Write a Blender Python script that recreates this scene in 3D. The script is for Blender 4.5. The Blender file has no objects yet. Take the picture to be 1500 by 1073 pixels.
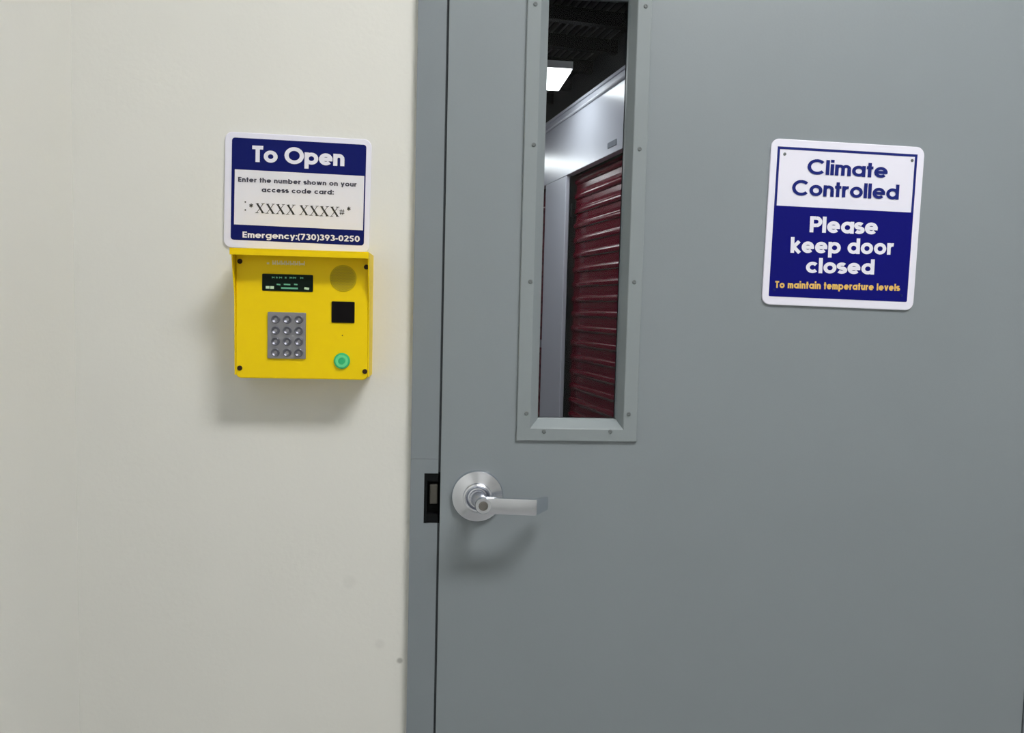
import bpy, bmesh, math, random
from mathutils import Vector, Matrix

# ------------------------------------------------------------------ camera
IMG_W, IMG_H, FPX = 1500.0, 1073.0, 1176.2
PITCH, YAW, ROLL = math.radians(4.031), math.radians(4.906), math.radians(-1.440)
CAM = Vector((0.0026, -1.1390, 1.2421))
fwd = Vector((math.sin(YAW)*math.cos(PITCH), math.cos(YAW)*math.cos(PITCH), -math.sin(PITCH)))
r0 = Vector((math.cos(YAW), -math.sin(YAW), 0))
d0 = fwd.cross(r0)
cr, sr = math.cos(ROLL), math.sin(ROLL)
right = cr*r0 + sr*d0
down = -sr*r0 + cr*d0
scene = bpy.context.scene
col = scene.collection
cd = bpy.data.cameras.new('camera')
cd.sensor_width = 36.0
cd.lens = FPX/IMG_W*36.0
cd.clip_start = 0.02
cam = bpy.data.objects.new('camera', cd)
col.objects.link(cam)
m = Matrix.Identity(4)
for i in range(3):
    m[i][0] = right[i]; m[i][1] = -down[i]; m[i][2] = -fwd[i]; m[i][3] = CAM[i]
cam.matrix_world = m
scene.camera = cam

def at(px, py, Y):
    """point of the plane y = Y that a photo pixel looks at -> (x, z)"""
    q = fwd + right*((px-IMG_W/2)/FPX) + down*((py-IMG_H/2)/FPX)
    t = (Y-CAM.y)/q.y
    p = CAM + q*t
    return p.x, p.z

# ------------------------------------------------------------------ world, exposure
w = bpy.data.worlds.new('world'); scene.world = w
w.use_nodes = True
w.node_tree.nodes['Background'].inputs[0].default_value = (0.5, 0.52, 0.55, 1)
w.node_tree.nodes['Background'].inputs[1].default_value = 0.03
vs = scene.view_settings
vs.view_transform = 'Standard'; vs.look = 'None'; vs.gamma = 1.0
vs.use_curve_mapping = False
vs.exposure = 0.80
ROOM_LAMP = 26.5          # emission of the room's ceiling panel
HALL_LAMP = 5.0          # emission of the corridor's panels

# ------------------------------------------------------------------ materials
MATS = {}
def mat(name, colr, rough=0.5, metal=0.0, spec=0.5, var=0.0, vscale=8.0, bump=0.0, bscale=200.0,
        emit=None, estr=0.0, coat=0.0):
    if name in MATS: return MATS[name]
    mt = bpy.data.materials.new(name); mt.use_nodes = True
    nt = mt.node_tree; b = nt.nodes['Principled BSDF']
    b.inputs['Base Color'].default_value = (*colr, 1)
    b.inputs['Roughness'].default_value = rough
    b.inputs['Metallic'].default_value = metal
    b.inputs['Specular IOR Level'].default_value = spec
    b.inputs['Coat Weight'].default_value = coat
    tc = nt.nodes.new('ShaderNodeTexCoord')
    if var > 0:
        n = nt.nodes.new('ShaderNodeTexNoise'); n.inputs['Scale'].default_value = vscale
        n.inputs['Detail'].default_value = 4
        nt.links.new(tc.outputs['Object'], n.inputs['Vector'])
        mr = nt.nodes.new('ShaderNodeMapRange')
        mr.inputs['From Min'].default_value = .25; mr.inputs['From Max'].default_value = .75
        mr.inputs['To Min'].default_value = 1-var; mr.inputs['To Max'].default_value = 1+var
        nt.links.new(n.outputs['Fac'], mr.inputs['Value'])
        mx = nt.nodes.new('ShaderNodeVectorMath'); mx.operation = 'SCALE'
        mx.inputs[0].default_value = colr
        nt.links.new(mr.outputs[0], mx.inputs['Scale'])
        nt.links.new(mx.outputs[0], b.inputs['Base Color'])
    if bump > 0:
        n2 = nt.nodes.new('ShaderNodeTexNoise'); n2.inputs['Scale'].default_value = bscale
        n2.inputs['Detail'].default_value = 3
        nt.links.new(tc.outputs['Object'], n2.inputs['Vector'])
        bp = nt.nodes.new('ShaderNodeBump'); bp.inputs['Strength'].default_value = bump
        bp.inputs['Distance'].default_value = 0.002
        nt.links.new(n2.outputs['Fac'], bp.inputs['Height'])
        nt.links.new(bp.outputs[0], b.inputs['Normal'])
    if emit:
        b.inputs['Emission Color'].default_value = (*emit, 1)
        b.inputs['Emission Strength'].default_value = estr
    MATS[name] = mt
    return mt

M_wall = mat('wall_paint', (0.745, 0.748, 0.722), 0.75, var=0.012, vscale=3, bump=0.10, bscale=160)
M_ceil = mat('ceiling_paint', (0.80, 0.80, 0.78), 0.9)
M_floor = mat('floor_concrete', (0.37, 0.37, 0.365), 0.55, var=0.12, vscale=4)
M_door = mat('door_paint', (0.238, 0.272, 0.298), 0.42, spec=0.5, var=0.02, vscale=5, bump=0.05, bscale=260)
M_frame = mat('frame_paint', (0.212, 0.243, 0.272), 0.42, spec=0.5, var=0.02, vscale=5, bump=0.05, bscale=260)
M_kit = mat('vision_frame_paint', (0.252, 0.288, 0.308), 0.38, spec=0.5, var=0.015, vscale=9)
M_screw_g = mat('painted_screw', (0.15, 0.17, 0.18), 0.45)
M_black = mat('black_metal', (0.005, 0.006, 0.007), 0.5, spec=0.12)
M_dark = mat('dark_gap', (0.010, 0.012, 0.015), 0.8)
M_keeper = mat('keeper_steel', (0.10, 0.095, 0.085), 0.5, metal=0.5)
M_chrome = mat('satin_chrome', (0.70, 0.725, 0.79), 0.25, metal=1.0, var=0.03, vscale=60)
M_keyhole = mat('lock_core', (0.25, 0.24, 0.23), 0.4, metal=1.0)
M_white = mat('sign_white', (0.80, 0.80, 0.93), 0.40, spec=0.3)
M_field = mat('sign_field', (0.78, 0.78, 0.86), 0.45)
M_blue = mat('sign_blue', (0.004, 0.005, 0.165), 0.45, spec=0.12)
M_navy = mat('sign_navy', (0.004, 0.009, 0.125), 0.45, spec=0.12)
M_text_blue = mat('text_blue', (0.012, 0.020, 0.175), 0.5, spec=0.12)
M_text_dark = mat('text_dark', (0.045, 0.045, 0.075), 0.5)
M_text_black = mat('text_black', (0.03, 0.03, 0.03), 0.5)
M_text_white = mat('text_white', (0.80, 0.80, 0.92), 0.45)
M_text_gold = mat('text_gold', (0.78, 0.50, 0.12), 0.5)
M_yellow = mat('yellow_enamel', (0.92, 0.655, 0.001), 0.42, spec=0.22, var=0.02, vscale=12)
M_speaker = mat('speaker_holes', (0.22, 0.17, 0.01), 0.6)
M_brown = mat('screw_brown', (0.035, 0.018, 0.008), 0.5, spec=0.2)
M_plate = mat('keypad_plate', (0.30, 0.30, 0.33), 0.42, metal=0.65)
M_key = mat('key_metal', (0.20, 0.205, 0.25), 0.42, metal=1.0)
M_keydark = mat('key_print', (0.02, 0.02, 0.035), 0.5)
M_lcd = mat('display_glass', (0.003, 0.010, 0.007), 0.3, spec=0.12)
M_lcdtext = mat('display_digits', (0.05, 0.16, 0.09), 0.5, emit=(0.25, 0.75, 0.45), estr=0.16)
M_lcdtext2 = mat('display_icons', (0.12, 0.18, 0.10), 0.5, emit=(0.65, 0.85, 0.55), estr=0.30)
M_green = mat('green_button', (0.02, 0.36, 0.14), 0.35, emit=(0.05, 0.75, 0.30), estr=0.08)
M_green2 = mat('green_lit_ring', (0.09, 0.52, 0.21), 0.35, emit=(0.20, 0.85, 0.40), estr=0.10)
M_label = mat('pale_label', (0.80, 0.72, 0.45), 0.4)
M_label2 = mat('pale_label_letters', (0.75, 0.72, 0.55), 0.4)
M_unit = mat('white_steel', (0.66, 0.68, 0.76), 0.24, spec=0.6, bump=0.35, bscale=3.0)
M_unit2 = mat('white_steel_jamb', (0.62, 0.62, 0.66), 0.3, spec=0.5)
M_red = mat('red_enamel', (0.13, 0.004, 0.017), 0.24, spec=0.27, var=0.04, vscale=3)
M_deck = mat('black_deck', (0.0025, 0.0025, 0.004), 0.5, spec=0.06)
M_rib = mat('black_deck_rib', (0.020, 0.020, 0.026), 0.35, spec=0.4)
M_plaque = mat('grey_plaque', (0.16, 0.18, 0.22), 0.5)
M_lampbody = mat('lamp_body', (0.75, 0.75, 0.75), 0.5)
M_lamp = mat('lamp_diffuser', (0.8, 0.8, 0.8), 0.6, emit=(1.0, 0.985, 0.95), estr=ROOM_LAMP)
M_hlamp = mat('hall_lamp_diffuser', (0.8, 0.8, 0.8), 0.6, emit=(0.93, 0.96, 1.0), estr=HALL_LAMP)

def glass_mat():
    mt = bpy.data.materials.new('clear_glass'); mt.use_nodes = True
    nt = mt.node_tree; nt.nodes.clear()
    o = nt.nodes.new('ShaderNodeOutputMaterial')
    mx = nt.nodes.new('ShaderNodeMixShader'); fr = nt.nodes.new('ShaderNodeFresnel')
    fr.inputs['IOR'].default_value = 1.22
    tr = nt.nodes.new('ShaderNodeBsdfTransparent'); tr.inputs[0].default_value = (0.96, 0.98, 0.97, 1)
    gl = nt.nodes.new('ShaderNodeBsdfGlossy'); gl.inputs['Roughness'].default_value = 0.03
    nt.links.new(fr.outputs[0], mx.inputs[0]); nt.links.new(tr.outputs[0], mx.inputs[1])
    nt.links.new(gl.outputs[0], mx.inputs[2]); nt.links.new(mx.outputs[0], o.inputs[0])
    return mt
M_glass = glass_mat()

# small scuffs on the wall paint: dark nail mark and two faint rubs, fixed to the wall
def add_marks(mt, marks):
    nt = mt.node_tree; b = nt.nodes['Principled BSDF']
    src = b.inputs['Base Color'].links[0].from_socket
    geo = nt.nodes.new('ShaderNodeNewGeometry')
    for (x, y, z, r, k) in marks:
        dn = nt.nodes.new('ShaderNodeVectorMath'); dn.operation = 'DISTANCE'
        dn.inputs[1].default_value = (x, y, z)
        nt.links.new(geo.outputs['Position'], dn.inputs[0])
        mr = nt.nodes.new('ShaderNodeMapRange'); mr.interpolation_type = 'SMOOTHSTEP'
        mr.inputs['From Min'].default_value = r*0.35; mr.inputs['From Max'].default_value = r
        mr.inputs['To Min'].default_value = k; mr.inputs['To Max'].default_value = 1
        nt.links.new(dn.outputs['Value'], mr.inputs['Value'])
        sc = nt.nodes.new('ShaderNodeVectorMath'); sc.operation = 'SCALE'
        nt.links.new(src, sc.inputs[0]); nt.links.new(mr.outputs[0], sc.inputs['Scale'])
        src = sc.outputs[0]
    nt.links.new(src, b.inputs['Base Color'])

# ------------------------------------------------------------------ mesh helpers
def link(name, me, material, parent=None, loc=(0, 0, 0), smooth=False):
    o = bpy.data.objects.new(name, me); col.objects.link(o)
    if material: 
        if len(me.materials) == 0: me.materials.append(material)
    o.parent = parent; o.location = loc
    if smooth:
        for p in me.polygons: p.use_smooth = True
    return o

def bm_obj(name, bm, material, parent=None, loc=(0, 0, 0), smooth=False):
    bmesh.ops.recalc_face_normals(bm, faces=bm.faces[:])
    me = bpy.data.meshes.new(name); bm.to_mesh(me); bm.free()
    o = link(name, me, material, parent, loc, smooth)
    return o

def empty(name, loc=(0, 0, 0), rz=0.0):
    o = bpy.data.objects.new(name, None); col.objects.link(o)
    o.location = loc; o.rotation_euler = (0, 0, rz); o.empty_display_size = 0.05
    return o

def tag(o, label, cat=None, group=None, kind=None):
    o['label'] = label
    if cat: o['category'] = cat
    if group: o['group'] = group
    if kind: o['kind'] = kind
    return o

def struct(o, label=None):
    o['kind'] = 'structure'
    if label: o['label'] = label
    return o

def box(bm, x0, x1, y0, y1, z0, z1, bevel=0.0, seg=2):
    vs_ = [bm.verts.new((x, y, z)) for x in (x0, x1) for y in (y0, y1) for z in (z0, z1)]
    idx = [(0, 1, 3, 2), (4, 6, 7, 5), (0, 4, 5, 1), (2, 3, 7, 6), (0, 2, 6, 4), (1, 5, 7, 3)]
    fs = [bm.faces.new([vs_[i] for i in f]) for f in idx]
    if bevel > 0:
        es = set(e for f in fs for e in f.edges)
        bmesh.ops.bevel(bm, geom=list(es), offset=bevel, segments=seg, affect='EDGES', profile=0.5)

def prism(bm, pts, y0, y1):
    """polygon in x,z extruded along y"""
    a = [bm.verts.new((x, y0, z)) for x, z in pts]
    b = [bm.verts.new((x, y1, z)) for x, z in pts]
    bm.faces.new(a); bm.faces.new(b[::-1])
    n = len(pts)
    for i in range(n):
        j = (i+1) % n
        bm.faces.new((a[i], b[i], b[j], a[j]))

def loops(bm, rings, cap0=True, cap1=True):
    """skin closed rings of equal length"""
    R = [[bm.verts.new(p) for p in r] for r in rings]
    n = len(R[0])
    for k in range(len(R)-1):
        for i in range(n):
            j = (i+1) % n
            bm.faces.new((R[k][i], R[k][j], R[k+1][j], R[k+1][i]))
    if cap0: bm.faces.new(R[0][::-1])
    if cap1: bm.faces.new(R[-1])

def rrect(x0, x1, z0, z1, r, n=6):
    pts = []
    for cx_, cz_, a0 in ((x1-r, z1-r, 0), (x0+r, z1-r, 90), (x0+r, z0+r, 180), (x1-r, z0+r, 270)):
        for k in range(n+1):
            a = math.radians(a0+90*k/n)
            pts.append((cx_+r*math.cos(a), cz_+r*math.sin(a)))
    return pts

def lathe_y(bm, cx_, cz_, prof, n=32, cap0=True, cap1=True):
    """prof: list of (radius, y); axis along y"""
    rings = []
    for r, y in prof:
        rings.append([(cx_+r*math.cos(2*math.pi*k/n), y, cz_+r*math.sin(2*math.pi*k/n)) for k in range(n)])
    loops(bm, rings, cap0, cap1)

def rounded_plate(bm, x0, x1, z0, z1, r, yf, yb, edge):
    """plate with rounded corners and a softened front edge; yf is the front"""
    rings = [[(x, yb, z) for x, z in rrect(x0, x1, z0, z1, r)],
             [(x, yf+edge, z) for x, z in rrect(x0, x1, z0, z1, r)],
             [(x, yf+edge*0.3, z) for x, z in rrect(x0+edge*0.3, x1-edge*0.3, z0+edge*0.3, z1-edge*0.3, r)],
             [(x, yf, z) for x, z in rrect(x0+edge, x1-edge, z0+edge, z1-edge, max(r-edge, 0.0005))]]
    loops(bm, rings)

def ring_rect(bm, o, i, y0, y1):
    """rectangular frame: o and i = (x0,x1,z0,z1)"""
    def c(r): return [(r[0], r[2]), (r[1], r[2]), (r[1], r[3]), (r[0], r[3])]
    O0 = [bm.verts.new((x, y0, z)) for x, z in c(o)]; I0 = [bm.verts.new((x, y0, z)) for x, z in c(i)]
    O1 = [bm.verts.new((x, y1, z)) for x, z in c(o)]; I1 = [bm.verts.new((x, y1, z)) for x, z in c(i)]
    for k in range(4):
        j = (k+1) % 4
        bm.faces.new((O0[k], O0[j], I0[j], I0[k])); bm.faces.new((O1[k], I1[k], I1[j], O1[j]))
        bm.faces.new((O0[k], O1[k], O1[j], O0[j])); bm.faces.new((I0[k], I0[j], I1[j], I1[k]))

# ------------------------------------------------------------------ lettering (geometric sans, built from strokes)
def arc(cx_, cy_, r, a0, a1, n=None, ry=None):
    n = n or max(6, int(abs(a1-a0)/15)); ry = ry or r
    return [(cx_+r*math.cos(math.radians(a0+(a1-a0)*k/n)), cy_+ry*math.sin(math.radians(a0+(a1-a0)*k/n))) for k in range(n+1)]

def glyph(ch, w):
    """strokes as (polyline, width) with cap height 1, x-height .74; returns strokes, advance"""
    X = 0.74; h = w/2; r = (X-w)/2; c = r+h; D = X
    S = lambda *p: (list(p), w)
    A = lambda *a, **k: (arc(*a, **k), w)
    if ch == ' ': return [], 0.30
    if ch in 'obpdqage c'.replace(' ', ''):
        st = []
        if ch in 'obpdqag': st.append(A(c, c, r, 0, 360))
        if ch == 'c': return [A(c, c, r, 42, 318)], D*0.90
        if ch == 'e': return [A(c, c, r, 0, 318), S((c-r, c), (D-h*0.1, c))], D
        if ch == 'b': st.append(S((h, 0), (h, 1)))
        if ch == 'p': st.append(S((h, -0.26), (h, X)))
        if ch == 'd': st.append(S((D-h, 0), (D-h, 1)))
        if ch == 'q': st.append(S((D-h, -0.26), (D-h, X)))
        if ch == 'a': st.append(S((D-h, 0), (D-h, X)))
        if ch == 'g': st += [S((D-h, X), (D-h, 0.0)), A(c, 0.0, r, 0, -140, ry=0.2)]
        return st, D
    if ch in 'nhu':
        rr = 0.5*(0.60-w)
        if ch == 'u':
            return [S((h, X), (h, rr+h)), A(h+rr, rr+h, rr, 180, 360), S((h+2*rr, 0), (h+2*rr, X))], 2*rr+w
        return [S((h, 0), (h, 1 if ch == 'h' else X)), A(h+rr, X-h-rr, rr, 180, 0), S((h+2*rr, X-h-rr), (h+2*rr, 0))], 2*rr+w
    if ch == 'm':
        rr = 0.5*(0.53-w)
        return [S((h, 0), (h, X)), A(h+rr, X-h-rr, rr, 180, 0), S((h+2*rr, X-h-rr), (h+2*rr, 0)),
                A(h+3*rr, X-h-rr, rr, 180, 0), S((h+4*rr, X-h-rr), (h+4*rr, 0))], 4*rr+w
    if ch == 'r':
        rr = 0.22
        return [S((h, 0), (h, X)), A(h+rr, X-h-rr, rr, 180, 75)], 0.40
    if ch == 'l': return [S((h, 0), (h, 1))], w
    if ch == 'i': return [S((h, 0), (h, X)), S((h, 0.84), (h, 0.84+w))], w
    if ch == 't': return [S((0.17, 0), (0.17, 0.97)), S((0, X-h), (0.36, X-h))], 0.36
    if ch == 'f': return [S((0.17, 0), (0.17, 0.8)), A(0.33, 0.8, 0.16, 180, 90, ry=0.2-h), S((0, X-h), (0.36, X-h))], 0.36
    if ch == 's':
        r2 = (X-w)/4
        return [(arc(0.25, X-h-r2, 0.19, 35, 270, ry=r2)+arc(0.25, h+r2, 0.21, 90, -145, ry=r2)[1:], w)], 0.52
    if ch == 'k': return [S((h, 0), (h, 1)), S((h, 0.30), (0.50, X)), S((0.20, 0.36), (0.54, 0))], 0.60
    if ch == 'v': return [S((h*0.9, X), (0.31, 0.02)), S((0.62-h*0.9, X), (0.31, 0.02))], 0.62
    if ch == 'w': return [S((h, X), (0.27, 0.02)), S((0.27, 0.02), (0.46, X)), S((0.46, X), (0.65, 0.02)), S((0.65, 0.02), (0.92-h, X))], 0.92
    if ch == 'x': return [S((h, X), (0.6-h, 0)), S((h, 0), (0.6-h, X))], 0.6
    if ch == 'y': return [S((h*0.9, X), (0.33, 0.03)), S((0.64-h*0.9, X), (0.22, -0.26))], 0.64
    if ch == 'T': return [S((0, 1-h), (0.58, 1-h)), S((0.29, 1), (0.29, 0))], 0.58
    if ch == 'O': return [A(0.52, 0.5, 0.52-h, 0, 360, ry=0.52-h)], 1.04
    if ch == 'C': return [A(0.52, 0.5, 0.52-h, 42, 318, ry=0.52-h)], 0.94
    if ch == 'P': return [S((h, 0), (h, 1)), S((h, 1-h), (0.36, 1-h)), S((h, 0.44), (0.36, 0.44)), A(0.36, 0.72-h/2, 0.28-h/2, 90, -90)], 0.66
    if ch == 'E': return [S((h, 0), (h, 1)), S((h, 1-h), (0.55, 1-h)), S((h, 0.5), (0.52, 0.5)), S((h, h), (0.55, h))], 0.56
    if ch == ':': return [S((h, 0.0), (h, w)), S((h, X-w), (h, X))], w
    if ch == '-': return [S((0, 0.38), (0.3, 0.38))], 0.3
    if ch == '(': return [(arc(0.45, 0.4, 0.40, 125, 235, ry=0.70), w*0.8)], 0.28
    if ch == ')': return [(arc(-0.17, 0.4, 0.40, 55, -55, ry=0.70), w*0.8)], 0.28
    if ch == '0': return [A(0.32, 0.5, 0.32-h, 0, 360, ry=0.5-h)], 0.64
    if ch == '7': return [S((0, 1-h), (0.56, 1-h)), S((0.50, 1-h), (0.18, 0))], 0.58
    if ch == '3': return [A(0.27, 0.73, 0.24-h/2, 150, -90, ry=0.27-h), A(0.27, 0.28, 0.28-h/2, 90, -150, ry=0.28-h)], 0.58
    if ch == '9': return [A(0.31, 0.66, 0.31-h, 0, 360, ry=0.34-h), S((0.60-h, 0.60), (0.26, 0))], 0.62
    if ch == '2': return [(arc(0.29, 0.69, 0.29-h, 170, -25, ry=0.31-h)+[(0.12, h)], w), S((0.02, h), (0.58, h))], 0.60
    if ch == '5': return [S((0.14, 1-h), (0.54, 1-h)), S((0.16, 1-h), (0.10, 0.52)), A(0.28, 0.33, 0.29-h, 125, -150, ry=0.33-h)], 0.60
    return [], 0.3

def stroke_polys(pts, w):
    """polyline -> quads with mitred joins"""
    n = len(pts); L = []; Rr = []
    closed = math.dist(pts[0], pts[-1]) < 1e-6
    for i in range(n):
        if closed:
            a = pts[i-1] if i > 0 else pts[-2]; b = pts[i+1] if i < n-1 else pts[1]
        else:
            a = pts[max(i-1, 0)]; b = pts[min(i+1, n-1)]
        dx, dy = b[0]-a[0], b[1]-a[1]; l = math.hypot(dx, dy) or 1
        nx, ny = -dy/l*w/2, dx/l*w/2
        L.append((pts[i][0]+nx, pts[i][1]+ny)); Rr.append((pts[i][0]-nx, pts[i][1]-ny))
    return [[L[i], L[i+1], Rr[i+1], Rr[i]] for i in range(n-1)]

def face_front(bm, vv):
    f = bm.faces.new(vv); f.normal_update()
    if f.normal.y > 0: f.normal_flip()

def lettering(name, text, x0, z0, x1, z1, cap, y, material, parent, weight=0.2, gap=0.09):
    """a line of print from (x0,z0) to (x1,z1) on its baseline"""
    polys = []; cx_ = 0
    for ch in text:
        st, adv = glyph(ch, weight)
        for pts, wd in st:
            for q in stroke_polys(pts, wd): polys.append(([(px+cx_, py) for px, py in q], st.index((pts, wd))))
        cx_ += adv+gap
    tot = cx_-gap
    L = math.hypot(x1-x0, z1-z0); ux, uz = (x1-x0)/L, (z1-z0)/L
    bm = bmesh.new()
    for q, lay in polys:
        vv = []
        for px, py in q:
            s = px/tot*L; t = py*cap
            vv.append(bm.verts.new((x0+ux*s-uz*t, y-lay*2e-5, z0+uz*s+ux*t)))
        face_front(bm, vv)
    me = bpy.data.meshes.new(name); bm.to_mesh(me); bm.free()
    return link(name, me, material, parent)

def strokes_obj(name, strokes, y, material, parent):
    bm = bmesh.new()
    for k, (pts, wd) in enumerate(strokes):
        for q in stroke_polys(pts, wd): face_front(bm, [bm.verts.new((a, y-(k % 6)*2e-5, b)) for a, b in q])
    me = bpy.data.meshes.new(name); bm.to_mesh(me); bm.free()
    return link(name, me, material, parent)

# ================================================================== the room
YW = 0.010                       # face of the front wall
XL, XR, YB = -0.502, 3.40, -3.10 # side walls and wall behind the camera
ZC = 2.90
FX0, FX1 = -0.041, 0.9554        # outside of the door frame
DX0, DX1 = 0.0, 0.9144           # door leaf
DTOP = 2.03
HALL_ANG = math.radians(10.0)
HA = Vector((0.782, 4.161, 0))   # far jamb of the red door beside the corridor

bm = bmesh.new(); box(bm, XL-0.15, XR+0.15, YB-0.15, 11.0, -0.10, 0.0)
struct(bm_obj('floor', bm, M_floor), 'grey concrete floor running under the door into the corridor')
bm = bmesh.new(); box(bm, XL-0.15, XR+0.15, YB-0.15, YW, ZC, ZC+0.1)
struct(bm_obj('ceiling', bm, M_ceil), 'plain white ceiling of the entry')
bm = bmesh.new()
prism(bm, [(XL-0.15, 0), (FX0+0.006, 0), (FX0+0.006, DTOP+0.036), (FX1-0.006, DTOP+0.036), (FX1-0.006, 0), (XR+0.15, 0),
           (XR+0.15, 3.05), (XL-0.15, 3.05)], YW, YW+0.13)
struct(bm_obj('wall_front', bm, M_wall), 'cream painted wall around the grey door')
bm = bmesh.new(); box(bm, XL-0.12, XL, YB, YW, 0, ZC)
struct(bm_obj('wall_left', bm, M_wall), 'cream painted side wall meeting the front wall in a corner')
bm = bmesh.new(); box(bm, XR, XR+0.12, YB, YW, 0, ZC)
struct(bm_obj('wall_right', bm, M_wall), 'cream painted side wall past the door')
bm = bmesh.new(); box(bm, XL-0.12, XR+0.12, YB-0.12, YB, 0, ZC)
struct(bm_obj('wall_back', bm, M_wall), 'cream painted wall behind the viewer')
mx_, mz_ = at(585.5, 967, YW); sx_, sz_ = at(556, 943, YW); tx_, tz_ = at(512, 852, YW)
add_marks(M_wall, [(mx_, YW, mz_, 0.0060, 0.55), (sx_, YW, sz_, 0.010, 0.93), (tx_, YW, tz_, 0.013, 0.95)])

# ceiling panel of the room
def panel_lamp(name, x0, x1, y0, y1, z, drop, diff, label, group=None, rz=0.0):
    cx_, cy_ = (x0+x1)/2, (y0+y1)/2
    hx, hy = (x1-x0)/2, (y1-y0)/2
    t = empty(name, (cx_, cy_, z), rz); tag(t, label, 'ceiling light', group)
    bm = bmesh.new()
    box(bm, -hx, hx, -hy, hy, 0.02, drop)
    bm_obj('lamp_body', bm, M_lampbody, t)
    bm = bmesh.new(); box(bm, -hx+0.01, hx-0.01, -hy+0.01, hy-0.01, 0.0, 0.0195, 0.004)
    bm_obj('diffuser', bm, diff, t)
    return t
panel_lamp('ceiling_light', 0.38, 1.33, -1.36, -1.02, ZC-0.05, 0.05, M_lamp, 'white panel light on the entry ceiling above the door')

# ------------------------------------------------------------------ door frame
frame = struct(empty('trim_1', (FX0, 0, 0)), 'grey steel door frame with an electric strike')
FB = YW+0.135
sT = at(633, 693, 0)[1]; sB = at(633, 766, 0)[1]; sL = at(621, 730, 0)[0]
G = 0.0034
bm = bmesh.new()
seam = at(630, 672, 0)[1]
# the strike jamb, cut away round the strike; a fine weld seam above it
jx = -G/2-FX0
prism(bm, [(0, 0), (jx, 0), (jx, sB), (sL-FX0, sB), (sL-FX0, sT), (jx, sT), (jx, seam-0.0002), (0, seam-0.0002)], 0, 0.055)
prism(bm, [(0, seam+0.0002), (jx, seam+0.0002), (jx, DTOP+0.04), (0, DTOP+0.04)], 0.0002, 0.055)
box(bm, 0, jx, 0.0551, FB, 0, DTOP+0.04)
bm_obj('jamb', bm, M_frame, frame)
bm = bmesh.new(); box(bm, DX1+G/2-FX0, FX1-FX0, 0, FB, 0, DTOP+0.04, 0.0012)
bm_obj('jamb', bm, M_frame, frame)
bm = bmesh.new(); box(bm, -G/2-FX0, DX1+G/2-FX0, 0, FB, DTOP+G, DTOP+0.04, 0.0012)
bm_obj('head', bm, M_frame, frame)
bm = bmesh.new()
box(bm, -G/2-FX0, 0.014-FX0, 0.050, FB-0.02, 0, DTOP); box(bm, DX1-0.014-FX0, DX1+G/2-FX0, 0.050, FB-0.02, 0, DTOP)
bm_obj('door_stop', bm, M_dark, frame)
bm = bmesh.new()
box(bm, -G/2-FX0, G/2-FX0, 0.0035, 0.050, 0, sB-0.001); box(bm, -G/2-FX0, G/2-FX0, 0.0035, 0.050, sT+0.001, DTOP)
box(bm, DX1-G/2-FX0, DX1+G/2-FX0, 0.0035, 0.050, 0, DTOP)
bm_obj('gap_shade_filler', bm, mat('gap_shade_filler', (0.055, 0.065, 0.075), 0.7), frame)  # strip added in the door gap, its dark grey standing for the shade
# strike
bm = bmesh.new()
zs0, zs1 = sB, sT
box(bm, sL-FX0, -G/2-FX0, 0.020, 0.045, zs0, zs1)
box(bm, sL-FX0, sL+0.004-FX0, 0.0008, 0.020, zs0, zs1)
box(bm, sL+0.004-FX0, -G/2-FX0, 0.003, 0.020, zs1-0.012, zs1)
box(bm, sL+0.004-FX0, -G/2-FX0, 0.003, 0.020, zs0, zs0+0.012)
st = bm_obj('strike', bm, M_black, frame); st['label'] = 'black electric strike let into the jamb'
k0 = at(629.5, 709, 0.006); k1 = at(640.5, 738, 0.006)
bm = bmesh.new(); box(bm, k0[0]-FX0, k1[0]-FX0, 0.006, 0.020, k1[1], k0[1], 0.0015)
bm_obj('keeper', bm, M_keeper, st)

# ------------------------------------------------------------------ door
door = struct(empty('door_1', (DX0, 0, 0)), 'flush grey steel door with a tall narrow vision panel')
kx0 = at(756.5, 645.5, -0.004)[0]; kx1 = at(932.6, 647, -0.004)[0]; kz0 = at(845, 646.2, -0.004)[1]
GY = 0.014
gx0 = at(787.5, 610, GY)[0]; gx1 = at(902, 610, GY)[0]; gz0 = at(845, 613, GY)[1]
gz1 = at(865, -5.0, GY)[1]
kz1 = gz1+(gz0-kz0)
bm = bmesh.new()
hole = (kx0+0.012, kx1-0.012, kz0+0.012, kz1-0.012)
ring_rect(bm, (DX0+G/2, DX1-G/2, 0.008, DTOP), hole, 0.0, 0.044)
bm_obj('door_leaf', bm, M_door, door)
# vision frame: flat flange, then a bevel running in to the glass
fl_l = at(776.5, 610, -0.004)[0]; fl_r = at(914.5, 610, -0.004)[0]; fl_b = at(845, 628.5, -0.004)[1]
bw = fl_b-kz0
def rect_ring(x0, x1, z0, z1, y): return [(x0, y, z0), (x1, y, z0), (x1, y, z1), (x0, y, z1)]
bm = bmesh.new()
def kit(bm, s, y0):
    # s = +1 front
    loops(bm, [rect_ring(kx0, kx1, kz0, kz1, 0.0002),
               rect_ring(kx0, kx1, kz0, kz1, -0.0032),
               rect_ring(kx0+0.001, kx1-0.001, kz0+0.001, kz1-0.001, -0.0040),
               rect_ring(fl_l, fl_r, fl_b, kz1-bw, -0.0040),
               rect_ring(fl_l+0.0012, fl_r-0.0012, fl_b+0.0012, kz1-bw-0.0012, -0.0030),
               rect_ring(gx0, gx1, gz0, gz1, GY-0.001),
               rect_ring(gx0, gx1, gz0, gz1, GY+0.010)], False, False)
kit(bm, 1, 0)
kf = bm_obj('window_frame', bm, M_kit, door); kf['label'] = 'grey screwed-on vision panel frame'
bm = bmesh.new()
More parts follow.
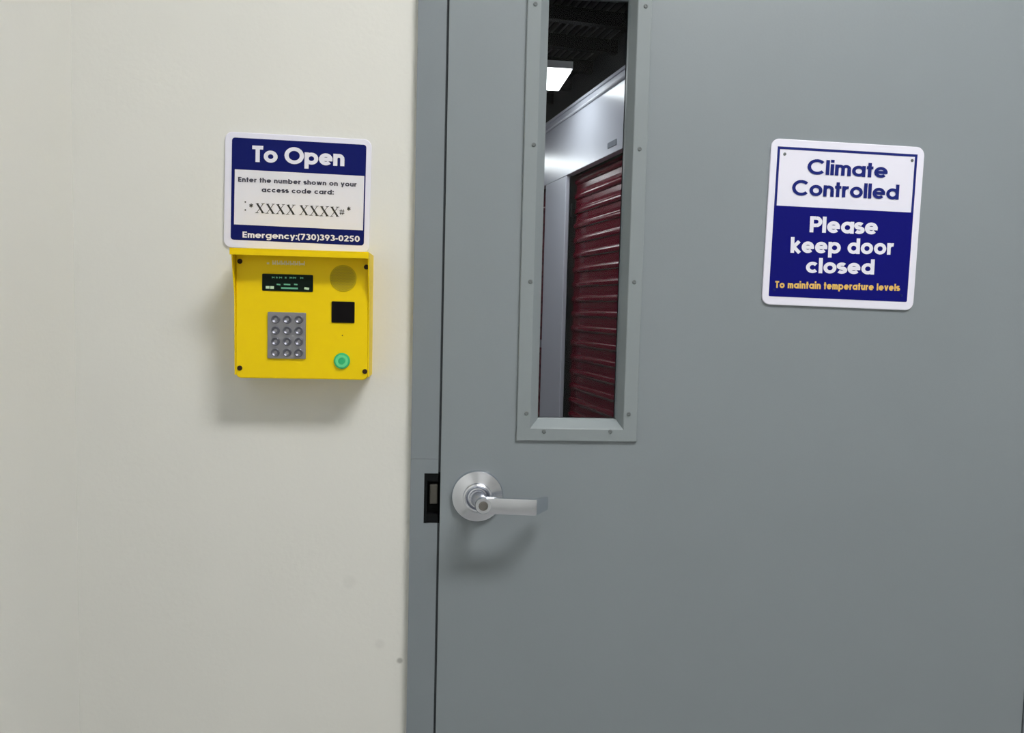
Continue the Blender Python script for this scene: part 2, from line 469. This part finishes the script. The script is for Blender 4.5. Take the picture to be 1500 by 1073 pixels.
loops(bm, [rect_ring(kx0, kx1, kz0, kz1, 0.0438), rect_ring(kx0, kx1, kz0, kz1, 0.048),
           rect_ring(gx0-0.008, gx1+0.008, gz0-0.012, gz1+0.016, 0.048), rect_ring(gx0, gx1, gz0, gz1, GY+0.016)], False, False)
bm_obj('window_frame', bm, M_kit, door)
bm = bmesh.new(); box(bm, gx0-0.003, gx1+0.003, GY+0.0102, GY+0.0158, gz0-0.003, gz1+0.003)
bm_obj('pane', bm, M_glass, door)
def screw_mesh(r, h, me_name):
    bm = bmesh.new()
    lathe_y(bm, 0, 0, [(r, 0), (r, -h*0.5), (r*0.75, -h), (r*0.35, -h), (r*0.30, -h*0.55)], 14)
    bmesh.ops.recalc_face_normals(bm, faces=bm.faces[:])
    me = bpy.data.meshes.new(me_name); bm.to_mesh(me); bm.free()
    return me
sm = screw_mesh(0.0030, 0.0012, 'screw'); sm.materials.append(M_screw_g)
for px, py in ((784.5, 6), (782, 212), (777, 412), (771, 605), (946, 9), (937, 218), (929, 413), (921, 606), (797, 631.5), (894, 631.5)):
    x, z = at(px, py, -0.004)
    link('screw', sm, None, kf, (x, -0.0041, z))
for x in (kx0+0.03, kx1-0.03):
    link('screw', sm, None, kf, (x, -0.0041, kz1-bw*0.6))
# lever handle
rx, rz_ = at(699.5, 728, -0.010)
bm = bmesh.new()
R0 = 0.0372
lathe_y(bm, rx, rz_, [(R0, 0.0), (R0, -0.004), (R0-0.0012, -0.0062), (R0*0.60, -0.0120), (R0*0.57, -0.0125), (R0*0.55, -0.0170), (R0*0.50, -0.0185), (R0*0.44, -0.0180), (0.0138, -0.0140), (0.0124, -0.0145), (0.0122, -0.022)], 48)
rose = bm_obj('handle_rose', bm, M_chrome, door, smooth=True)
rose['label'] = 'round satin chrome rose of the lever handle'
# lever: neck, flat bar and a return bent towards the door
ly = -0.066
lx, lz = at(708, 740.5, ly)
ex0, ez0 = at(783.5, 743.5, ly)
TY = -0.028
tx0, tz0 = at(800, 736.5, TY)
bm = bmesh.new()
n = 24
rings = []
for k, (yy, rad) in enumerate(((-0.016, 0.0118), (-0.030, 0.0110), (-0.045, 0.0108), (-0.056, 0.0112), (-0.0655, 0.0114), (-0.0672, 0.0105))):
    t = min(1, max(0, (-yy-0.016)/0.045))
    cx_ = rx+(lx-rx)*t; cz_ = rz_+(lz-rz_)*t
    rings.append([(cx_+rad*math.cos(2*math.pi*i/n), yy, cz_+rad*math.sin(2*math.pi*i/n)) for i in range(n)])
loops(bm, rings)
def sect(x, y, z, hh, th, nx, ny):
    """rounded bar section, height 2*hh, thickness 2*th, normal direction (nx,ny) in plan"""
    pts = []
    for a, b in ((-1, -0.75), (-0.8, -1), (0.8, -1), (1, -0.75), (1, 0.75), (0.8, 1), (-0.8, 1), (-1, 0.75)):
        pts.append((x+nx*th*a, y+ny*th*a, z+hh*b))
    return pts
H0 = 0.0108
secs = [sect(lx-0.002, ly+0.0035, lz, H0*0.95, 0.0042, 0, -1), sect(lx+0.012, ly+0.0035, lz-0.0003, H0*0.99, 0.0042, 0, -1),
        sect(lx+(ex0-lx)*0.5, ly+0.0035, (lz+ez0)/2, H0, 0.0040, 0, -1),
        sect(ex0-0.001, ly+0.0035, ez0, H0, 0.0038, 0, -1), sect(ex0+0.0012, ly+0.0045, ez0, H0, 0.0038, 0.40, -0.92),
        sect(ex0+0.003, ly+0.0075, ez0+0.0002, H0, 0.0036, 0.90, -0.44),
        sect(tx0, TY, tz0, H0*0.84, 0.0030, 0.92, -0.40)]
loops(bm, secs)
lev = bm_obj('lever', bm, M_chrome, rose)
for p in lev.data.polygons: p.use_smooth = True
try:
    lev.data.set_sharp_from_angle(angle=math.radians(32))
    rose.data.set_sharp_from_angle(angle=math.radians(32))
except Exception: pass
bm = bmesh.new()
lathe_y(bm, lx, lz, [(0.0064, -0.0668), (0.0064, -0.0680), (0.0054, -0.0684), (0.0050, -0.0677)], 24)
lc = bm_obj('lock_cylinder', bm, M_keyhole, rose)

# hinges on the far stile
for z in (0.25, 1.02, 1.80):
    bm = bmesh.new()
    rings = [[(DX1+0.0016+0.006*math.cos(2*math.pi*i/16), -0.005+0.006*math.sin(2*math.pi*i/16), z+dz) for i in range(16)] for dz in (-0.055, 0.055)]
    loops(bm, rings); bm_obj('hinge', bm, M_frame, door)

# ------------------------------------------------------------------ signs
def sign_frame(name, corners, Y):
    pts = [at(px, py, Y) for px, py in corners]     # tl tr br bl
    cx_ = sum(p[0] for p in pts)/4; cz_ = sum(p[1] for p in pts)/4
    ah = math.atan2((pts[1][1]+pts[2][1]-pts[0][1]-pts[3][1])/2, (pts[1][0]+pts[2][0]-pts[0][0]-pts[3][0])/2)
    av = math.atan2(-(pts[0][0]+pts[1][0]-pts[2][0]-pts[3][0])/2, (pts[0][1]+pts[1][1]-pts[2][1]-pts[3][1])/2)
    ang = (ah+av)/2
    o = empty(name, (cx_, 0, cz_)); o.rotation_euler = (0, -ang, 0)
    c, s = math.cos(-ang), math.sin(-ang)
    def loc(px, py):
        x, z = at(px, py, Y); x -= cx_; z -= cz_
        return c*x-s*z, s*x+c*z
    P = [loc(*q) for q in corners]
    x0 = (P[0][0]+P[3][0])/2; x1 = (P[1][0]+P[2][0])/2; z1 = (P[0][1]+P[1][1])/2; z0 = (P[2][1]+P[3][1])/2
    return o, loc, (x0, x1, z0, z1)
def rect_of(loc, c4):
    P = [loc(*q) for q in c4]
    return (P[0][0]+P[3][0])/2, (P[1][0]+P[2][0])/2, (P[2][1]+P[3][1])/2, (P[0][1]+P[1][1])/2
def print_line(name, text, loc, l, r_, cap, y, material, parent, weight, gap):
    a = loc(*l); b = loc(*r_)
    return lettering(name, text, a[0], a[1], b[0], b[1], cap, y, material, parent, weight, gap)

# climate sign on the door
so, loc, R4 = sign_frame('sign', ((1132, 204.5), (1357.5, 213.5), (1335.5, 453), (1114, 447)), -0.003)
tag(so, 'white and blue climate control sign fixed to the grey door', 'sign')
bm = bmesh.new(); rounded_plate(bm, R4[0], R4[1], R4[2], R4[3], 0.012, -0.003, -0.0002, 0.0009)
bm_obj('plate', bm, M_white, so)
o4 = rect_of(loc, ((1140, 215.5), (1345.5, 225), (1327, 441), (1125, 434.5)))
mid = (loc(1135, 302.5)[1]+loc(1338, 309.5)[1])/2
bm = bmesh.new(); prism(bm, rrect(o4[0], o4[1], o4[2], mid, 0.002, 3), -0.0033, -0.0025)
bm_obj('blue_field', bm, M_blue, so)
bm = bmesh.new(); ring_rect(bm, (o4[0], o4[1], mid-0.002, o4[3]), (o4[0]+0.0036, o4[1]-0.0036, mid-0.001, o4[3]-0.0036), -0.00325, -0.0025)
bm_obj('border', bm, M_text_blue, so)
px1m = 0.00103
YT = -0.0036
print_line('lettering', 'Climate', loc, (1182, 254.5), (1299.5, 261), 20.5*px1m, YT, M_text_blue, so, 0.195, 0.055)
print_line('lettering', 'Controlled', loc, (1159.5, 285.5), (1316, 292.5), 21*px1m, YT, M_text_blue, so, 0.195, 0.055)
print_line('lettering', 'Please', loc, (1185.5, 340), (1285, 343.5), 22.5*px1m, YT, M_text_white, so, 0.215, 0.05)
print_line('lettering', 'keep door', loc, (1157.5, 370), (1308.5, 373), 22*px1m, YT, M_text_white, so, 0.215, 0.05)
print_line('lettering', 'closed', loc, (1180, 399.5), (1280, 402), 21.5*px1m, YT, M_text_white, so, 0.215, 0.05)
print_line('lettering', 'To maintain temperature levels', loc, (1135, 421.5), (1317.5, 426), 10*px1m, YT, M_text_gold, so, 0.23, 0.08)
rm = screw_mesh(0.0022, 0.0010, 'rivet'); rm.materials.append(M_screw_g)
rmw = screw_mesh(0.0019, 0.0010, 'rivet'); rmw.materials.append(M_text_blue)
for px, py in ((1149.5, 225.5), (1336, 235)):
    q = loc(px, py); link('rivet', rm, None, so, (q[0], -0.0031, q[1]))
for px, py in ((1134, 424.5), (1320, 432.5)):
    q = loc(px, py); link('rivet', rmw, None, so, (q[0], -0.0032, q[1]))

# entry code sign on the wall
YS = YW-0.003
so2, loc2, R2 = sign_frame('sign', ((329.5, 191), (544, 205.5), (540.5, 371), (327.5, 362)), YS)
tag(so2, 'white and navy sign on the cream wall above the yellow keypad', 'sign')
bm = bmesh.new(); rounded_plate(bm, R2[0], R2[1], R2[2], R2[3], 0.010, YS, YW-0.0002, 0.0009)
bm_obj('plate', bm, M_white, so2)
n4 = rect_of(loc2, ((338, 200.7), (535.8, 212.3), (534, 359.2), (339.8, 351.2)))
bm = bmesh.new(); prism(bm, rrect(n4[0], n4[1], n4[2], n4[3], 0.004, 4), YS-0.0003, YS+0.0004)
bm_obj('navy_field', bm, M_navy, so2)
f4 = rect_of(loc2, ((343.5, 248.6), (532.7, 257), (532.7, 335.7), (343.5, 330.1)))
bm = bmesh.new(); box(bm, f4[0], f4[1], YS-0.0006, YS, f4[2], f4[3])
bm_obj('white_field', bm, M_field, so2)
px2m = 0.00094
YT2 = YS-0.0009
print_line('lettering', 'To Open', loc2, (369.5, 237), (504.5, 243.5), 23.5*px2m, YT2, M_text_white, so2, 0.225, 0.03)
print_line('lettering', 'Enter the number shown on your', loc2, (349, 266), (522.5, 273.5), 6.9*px2m, YT2, M_text_dark, so2, 0.22, 0.09)
print_line('lettering', 'access code card:', loc2, (383.5, 281.2), (489, 285), 6.9*px2m, YT2, M_text_dark, so2, 0.22, 0.09)
print_line('lettering', 'Emergency:(730)393-0250', loc2, (355.5, 347.7), (527, 354.2), 8.8*px2m, YT2, M_text_white, so2, 0.20, 0.07)
stk = []
def pxl(*pp): return [loc2(*q) for q in pp]
for i in range(8):
    x = 375.3+i*15.0+(4.2 if i > 3 else 0)
    y = 297.9+(x-375.3)*0.0465
    stk.append((pxl((x+1.4, y), (x+10.2, y+14)), 2.5*px2m))          # thick stroke
    stk.append((pxl((x+10.6, y+0.2), (x+0.8, y+13.6)), 0.8*px2m))      # hairline
    for ax, ay in ((2.0, 0.2), (10.2, 0.3), (1.2, 13.7), (10.0, 13.9)):
        stk.append((pxl((x+ax-2.4, y+ay), (x+ax+2.4, y+ay)), 0.7*px2m))  # serifs
def star(x, y, r):
    for a in (0, 60, 120):
        dx, dy = r*math.cos(math.radians(a+30)), r*math.sin(math.radians(a+30))
        stk.append((pxl((x-dx, y-dy), (x+dx, y+dy)), 1.3*px2m))
star(368.2, 300.8, 2.9); star(511, 305.6, 2.9)
for yy in (295.8, 307.5): stk.append((pxl((358.6, yy), (360.6, yy)), 2.0*px2m))
for d in (-1.6, 1.6):
    stk.append((pxl((501+d+0.8, 306.6), (501+d-0.8, 314.4)), 1.0*px2m))
    stk.append((pxl((497.4, 310.5+d), (504.6, 310.7+d)), 1.0*px2m))
strokes_obj('lettering', stk, YT2, M_text_black, so2)

# ------------------------------------------------------------------ yellow entry keypad
YF = -0.040                      # its face
HF = -0.065                      # front of the hood
def af(px, py): return at(px, py, YF)
bx0 = (af(344.5, 400)[0]+af(346.3, 545)[0])/2; bx1 = (af(540.0, 400)[0]+af(538.5, 545)[0])/2
bz0 = (af(360, 553)[1]+af(525, 556.5)[1])/2
hz1 = (at(350, 363, HF)[1]+at(535, 368.5, HF)[1])/2
hz0 = (at(350, 372.8, HF)[1]+at(535, 378.5, HF)[1])/2
hx0 = bx0-0.0018; hx1 = bx1+0.0018
bz1 = hz1-0.002
kp = tag(empty('access_keypad', ((bx0+bx1)/2, YW, bz0)), 'yellow metal access keypad with hood on the cream wall under the sign', 'keypad')
ox, oy, oz = kp.location
def kbm(name, bm, material, parent=None, smooth=False):
    bmesh.ops.translate(bm, verts=bm.verts[:], vec=(-ox, -oy, -oz))
    return bm_obj(name, bm, material, parent or kp, (0, 0, 0), smooth)
bm = bmesh.new(); rounded_plate(bm, bx0, bx1, bz0, bz1, 0.006, YF+0.0030, YW-0.0002, 0.002)
kbm('body', bm, M_yellow)
bm = bmesh.new(); rounded_plate(bm, bx0, bx1, bz0, bz1-0.001, 0.007, YF, YF+0.0029, 0.0012)
face = kbm('face_panel', bm, M_yellow)
# hood: top plate with front lip and two tapering cheeks
th = 0.0016
bm = bmesh.new()
box(bm, hx0, hx1, HF, YW-0.0002, hz1-th, hz1, 0.0004)
box(bm, hx0, hx1, HF, HF+th, hz0, hz1-th, 0.0004)
for x0, x1 in ((hx0, hx0+th), (hx1-th, hx1)):
    a = [(HF+0.007, hz1-th), (YW-0.0002, hz1-th), (YW-0.0002, bz0+0.004), (YF+0.001, bz0+0.004), (YF-0.0015, bz0+0.108)]
    v0 = [bm.verts.new((x0, y, z)) for y, z in a]; v1 = [bm.verts.new((x1, y, z)) for y, z in a]
    bm.faces.new(v0); bm.faces.new(v1[::-1])
    for i in range(5):
        j = (i+1) % 5; bm.faces.new((v0[i], v1[i], v1[j], v0[j]))
kbm('hood', bm, M_yellow)
def rect_px(x0, y0, x1, y1, Y=YF):
    a = at(x0, y0, Y); b = at(x1, y1, Y)
    return a[0], b[0], b[1], a[1]
# display
x0, x1, z0, z1 = rect_px(384, 400.5, 458.5, 427.5)
bm = bmesh.new(); rounded_plate(bm, x0, x1, z0, z1, 0.0015, YF-0.0010, YF+0.0005, 0.0005)
dsp = kbm('display', bm, M_lcd)
def wl(px, py, Y=YF): 
    a = at(px, py, Y); return a[0]-ox, a[1]-oz
s1 = []; s2 = []
for a, b in ((398.5, 402.5), (404.5, 407), (409, 413.5), (417.5, 420), (424.5, 428.5), (429.5, 434), (440, 444.5)):
    yb = 406+(a-398)*0.02
    s1.append(([wl(a, yb), wl(b, yb+0.1)], 1.0*px2m)); s1.append(([wl(a+0.6, yb-1.2), wl(a+0.6, yb+1.4)], 0.9*px2m))
    s1.append(([wl(b-0.6, yb+1.4), wl(b-0.6, yb-1.0)], 0.7*px2m))
for a, b in ((405.5, 411), (416, 425.5), (431, 436)): s1.append(([wl(a, 416.2), wl(b, 416.8)], 1.9*px2m))
s1.append(([wl(412, 421.6), wl(436.5, 422.3)], 2.4*px2m))
s2 += [([wl(389.5, 420.6), wl(395, 420.7)], 3.6*px2m), ([wl(396, 420.8), wl(401.5, 421)], 3.8*px2m), ([wl(446, 421.8), wl(453, 423)], 3.0*px2m)]
strokes_obj('display_text', s1, YF-0.0012-oy, M_lcdtext, dsp)
for q_ in s2: strokes_obj('display_icon', [q_], YF-0.0012-oy, M_lcdtext2, dsp)
# pale maker's label
x0, x1, z0, z1 = rect_px(389, 379, 448, 390)
lab = None
s3 = []
for i, (a, b) in enumerate(((391, 394.5), (399, 404), (405.5, 411), (412, 417.5), (418.5, 424), (425, 430.5), (431.5, 437), (438, 446.5))):
    y = 384.3+i*0.16
    s3.append(([wl(a, y+1.2), wl(b, y+1.3)], 2.4*px2m))
    if i: s3.append(([wl(a+0.8, y-3.2), wl(a+0.8, y+3.2)], 1.4*px2m)); s3.append(([wl(b-0.6, y-3), wl(b-0.6, y+3)], 1.3*px2m))
strokes_obj('maker_lettering', s3, YF-0.0003-oy, M_label, kp)
# speaker: perforated disc
sx, sz = af(502.8, 407.5)
R = abs(af(522.5, 407.5)[0]-sx)
bm = bmesh.new(); lathe_y(bm, sx, sz, [(R, YF+0.0005), (R, YF-0.0004), (R-0.0005, YF-0.0006)], 40)
spk = kbm('speaker_grille', bm, mat('speaker_disc', (0.52, 0.39, 0.005), 0.6, spec=0.2))
bm = bmesh.new()
for i in range(-9, 10):
    for j in range(-9, 10):
        x = i*0.0019+(j % 2)*0.00095; z = j*0.00165
        if math.hypot(x, z) < R-0.0016:
            bm.faces.new([bm.verts.new((sx+x+0.0005*math.cos(k*math.pi/3), YF-0.0007, sz+z+0.0005*math.sin(k*math.pi/3))) for k in range(6)])
sh = kbm('speaker_holes', bm, M_speaker, spk); sh['kind'] = 'stuff'
# camera window
x0, x1, z0, z1 = rect_px(486, 441, 519.3, 473)
bm = bmesh.new(); rounded_plate(bm, x0, x1, z0, z1, 0.0012, YF-0.0016, YF+0.0005, 0.0006)
cw = kbm('camera_window', bm, mat('smoked_window', (0.004, 0.003, 0.004), 0.35, spec=0.12))
# key plate with twelve dished keys
x0, x1, z0, z1 = rect_px(392.5, 456.5, 448, 525.5)
bm = bmesh.new(); rounded_plate(bm, x0, x1, z0, z1, 0.0012, YF-0.0022, YF+0.0005, 0.0006)
plate = kbm('key_plate', bm, M_plate)
kr = 0.0056
bm = bmesh.new()
lathe_y(bm, 0, 0, [(kr, 0.0002), (kr, -0.0016), (kr*0.90, -0.0022), (kr*0.78, -0.0019), (kr*0.5, -0.0002), (kr*0.2, 0.0004)], 20)
bmesh.ops.recalc_face_normals(bm, faces=bm.faces[:])
kme = bpy.data.meshes.new('key'); bm.to_mesh(kme); bm.free(); kme.materials.append(M_key)
for p in kme.polygons: p.use_smooth = True
for j in range(4):
    for i in range(3):
        x, z = wl(403.8+i*17.1-j*0.1, 467.3+j*16.2+i*0.25, YF-0.0022)
        link('key', kme, None, plate, (x, YF-0.0022-oy, z))
# green exit button
gx, gz = af(501, 528.3)
bm = bmesh.new(); lathe_y(bm, gx, gz, [(0.0108, YF+0.0005), (0.0108, YF-0.0018), (0.0096, YF-0.0032), (0.0086, YF-0.0032)], 32)
bt = kbm('push_button', bm, M_green, smooth=False); bt['label'] = 'green lit round push button'
bm = bmesh.new()
lathe_y(bm, gx, gz, [(0.0085, YF-0.0030), (0.0082, YF-0.0040), (0.0050, YF-0.0040), (0.0045, YF-0.0034)], 32)
kbm('lit_ring', bm, M_green2, bt)
bm = bmesh.new(); lathe_y(bm, gx, gz, [(0.0043, YF-0.0034), (0.0043, YF-0.0043), (0.003, YF-0.0046)], 24)
kbm('button_cap', bm, M_green, bt)
scm = screw_mesh(0.0034, 0.0018, 'screw'); scm.materials.append(M_brown)
for px, py in ((351.5, 382.5), (536.8, 391.0), (351.3, 538.8), (534.5, 543.8)):
    q = wl(px, py); link('screw', scm, None, kp, (q[0], YF-0.0001-oy, q[1]))
q = af(501.5, 491)
bm = bmesh.new(); lathe_y(bm, q[0], q[1], [(0.0008, YF+0.0002), (0.0008, YF-0.0002)], 10)
kbm('microphone_hole', bm, M_brown)

# ================================================================== the corridor behind the glass
H1, H2, HTOP = 2.13, 2.56, 2.88
HW = 2.25                        # corridor width
REC = 0.075
def hall(name): return empty(name, (HA.x, HA.y, 0), HALL_ANG)
openings = [(-2.30, 0.0), (0.45, 2.75), (3.20, 5.50)]
piers = [(-3.95, -2.30), (0.0, 0.45), (2.75, 3.20), (5.50, 6.00)]
random.seed(3)
# slat of a roller door, unit length along local y, 0.08 high
PITCH_S = 0.096
def slat_mesh(length):
    bm = bmesh.new()
    prof = [(0.016, 0.0), (0.0, 0.0), (0.001, 0.030)]
    for k in range(9):
        a = math.pi*k/8
        prof.append((0.0-0.013*math.sin(a), 0.034+0.040*(1-math.cos(a))/2))
    prof += [(0.001, 0.078), (0.0, PITCH_S-0.001), (0.016, PITCH_S-0.001)]
    a = [bm.verts.new((x, 0, z)) for x, z in prof]; b = [bm.verts.new((x, length, z)) for x, z in prof]
    for i in range(len(prof)-1): bm.faces.new((a[i], a[i+1], b[i+1], b[i]))
    bm.faces.new(a); bm.faces.new(b[::-1])
    bmesh.ops.recalc_face_normals(bm, faces=bm.faces[:])
    me = bpy.data.meshes.new('slat'); bm.to_mesh(me); bm.free(); me.materials.append(M_red)
    return me
SL = slat_mesh(2.30-0.012)

def unit_side(wname, side, label, first_door):
    """side = +1: right side of the corridor (local x = 0, solid on +x)"""
    base = -HW if side < 0 else 0.0
    def X(v): return base+v*side
    t = struct(hall(wname), label)
    def bx(bm, a, b, y0, y1, z0, z1, bev=0.0): box(bm, min(X(a), X(b)), max(X(a), X(b)), y0, y1, z0, z1, bev)
    bm = bmesh.new(); bx(bm, 0.0, 0.05, -3.95, 6.0, H1, H2, 0.003); bm_obj('header_panel', bm, M_unit, t)
    bm = bmesh.new(); bx(bm, -0.010, 0.06, -3.95, 6.0, H2-0.012, H2+0.006, 0.003)
    bm_obj('header_cap', bm, M_unit, t)
    bm = bmesh.new()
    loops(bm, [[(X(-0.004)+0.009*math.cos(k*math.pi/6), yy, H2-0.055+0.009*math.sin(k*math.pi/6)) for k in range(12)] for yy in (-3.95, 6.0)])
    bm_obj('bead', bm, mat('white_gloss', (0.7, 0.72, 0.78), 0.15, spec=0.7), t, smooth=True)
    for a, b in piers:
        bm = bmesh.new(); bx(bm, 0.0, 0.030, a, b, 0, H1-0.0005, 0.006); bm_obj('pilaster', bm, M_unit, t)
    bm = bmesh.new()
    bx(bm, 0.14, 0.16, -3.95, 6.0, 0, HTOP-0.01); bm_obj('back_panel', bm, M_dark, t)
    for k, (a, b) in enumerate(openings):
        for e, s in ((a, 1), (b, -1)):
            bm = bmesh.new(); bx(bm, 0.0305, REC+0.05, min(e, e+s*0.006)-s*0.0, max(e, e+s*0.006), 0, H1-0.001)
            bm_obj('guide', bm, M_black, t)
        d = struct(hall('door_%d' % (first_door+k)), 'dark red corrugated roller door of a storage unit')
        n = int((H1+0.02)/PITCH_S)
        for i in range(n):
            o = link('slat', SL, None, d)
            if side > 0: o.location = (X(REC), a+0.006, 0.02+i*PITCH_S)
            else:
                o.location = (X(REC), b-0.006, 0.02+i*PITCH_S); o.rotation_euler = (0, 0, math.pi)
        bm = bmesh.new(); bx(bm, REC-0.022, REC+0.02, a+0.008, b-0.008, 0.0, 0.0195, 0.002); bm_obj('bottom_bar', bm, M_black, d)
        bm = bmesh.new(); bx(bm, REC-0.045, REC-0.014, a+0.02, a+0.14, 0.97, 1.03, 0.003); bm_obj('latch', bm, M_chrome, d)
        bm = bmesh.new(); bx(bm, 0.035, REC-0.020, b-0.035, b-0.0065, 1.86, 1.95, 0.003); bm_obj('bracket', bm, M_black, d)
    return t
unit_side('wall_corridor_right', 1, 'white steel front of the storage units behind the glass', 2)
unit_side('wall_corridor_left', -1, 'white steel front of the units across the corridor', 5)
# far end of the corridor
t = struct(hall('wall_corridor_end'), 'white wall closing the corridor')
bm = bmesh.new(); box(bm, -HW-0.2, 0.2, 6.0, 6.1, 0, HTOP); bm_obj('end_panel', bm, M_unit, t)
# black ribbed deck with cross purlins
t = struct(hall('ceiling_corridor'), 'black ribbed metal deck above the corridor')
bm = bmesh.new(); box(bm, -HW-0.2, 0.2, -4.4, 6.1, HTOP, HTOP+0.04); bm_obj('deck', bm, M_deck, t)
bm = bmesh.new()
prof = [(-0.012, 0.0), (-0.007, -0.020), (0.007, -0.020), (0.012, 0.0)]
a = [bm.verts.new((x, -3.9, z)) for x, z in prof]; b = [bm.verts.new((x, 6.0, z)) for x, z in prof]
for i in range(3): bm.faces.new((a[i], b[i], b[i+1], a[i+1]))
bm.faces.new((a[3], b[3], b[0], a[0])); bm.faces.new(a); bm.faces.new(b[::-1])
bmesh.ops.recalc_face_normals(bm, faces=bm.faces[:])
rme = bpy.data.meshes.new('rib'); bm.to_mesh(rme); bm.free(); rme.materials.append(M_rib)
nr = int((HW+0.2)/0.045)
for i in range(nr): link('rib', rme, None, t, (-HW-0.05+i*0.045, 0, HTOP))
bm = bmesh.new()
box(bm, -HW-0.15, 0.15, -0.025, 0.025, -0.095, -0.021)
bmesh.ops.recalc_face_normals(bm, faces=bm.faces[:])
pme = bpy.data.meshes.new('purlin'); bm.to_mesh(pme); bm.free(); pme.materials.append(M_deck)
for y in [-3.4+0.42*k for k in range(22)]: link('purlin', pme, None, t, (0, y, HTOP))
# unit number plaque on the header
def on_hall(px, py, off=0.0):
    u = Vector((-math.sin(HALL_ANG), math.cos(HALL_ANG), 0)); nn = Vector((u.y, -u.x, 0))
    q = fwd+right*((px-IMG_W/2)/FPX)+down*((py-IMG_H/2)/FPX)
    P = CAM+q*(((HA-CAM).dot(nn)+off)/q.dot(nn))
    return (P-HA).dot(u), P.z
pa = on_hall(890.5, 218); pb = on_hall(903.5, 203)
pl = tag(hall('number_plaque'), 'small grey plaque on the white header above the red roller door', 'plaque')
bm = bmesh.new(); box(bm, -0.004, -0.0004, pb[0], pa[0], pa[1], pb[1], 0.001); bm_obj('plate', bm, M_plaque, pl)

# corridor lamps: panels under the purlins, two of them unseen and added for illumination
for k, (x0, x1, y0, y1, lab_) in enumerate(((-0.50, 0.70, 3.48, 3.89, 'bright panel light under the black deck, seen through the glass'),
                                            (-0.10, 1.10, 1.00, 1.41, 'unseen panel light added under the black deck nearest the door'),
                                            (-0.95, 0.25, 6.00, 6.41, 'unseen panel light added under the black deck farthest along the corridor'))):
    lp = panel_lamp('corridor_light', x0, x1, y0, y1, 2.60, 0.06, M_hlamp, lab_, 'corridor panel lights', math.radians(2.0))
    for sx_ in (-0.4, 0.4):
        bm = bmesh.new(); box(bm, sx_-0.004, sx_+0.004, -0.004, 0.004, 0.06, HTOP-2.60-0.021)
        bm_obj('hanger', bm, M_black, lp)
# side and end closures of the corridor next to the front wall
bm = bmesh.new(); box(bm, XL-0.9, XL-0.15, YW+0.0, YW+0.13, 0, 3.0); struct(bm_obj('wall_corridor_front', bm, M_wall), 'cream wall beside the corridor')
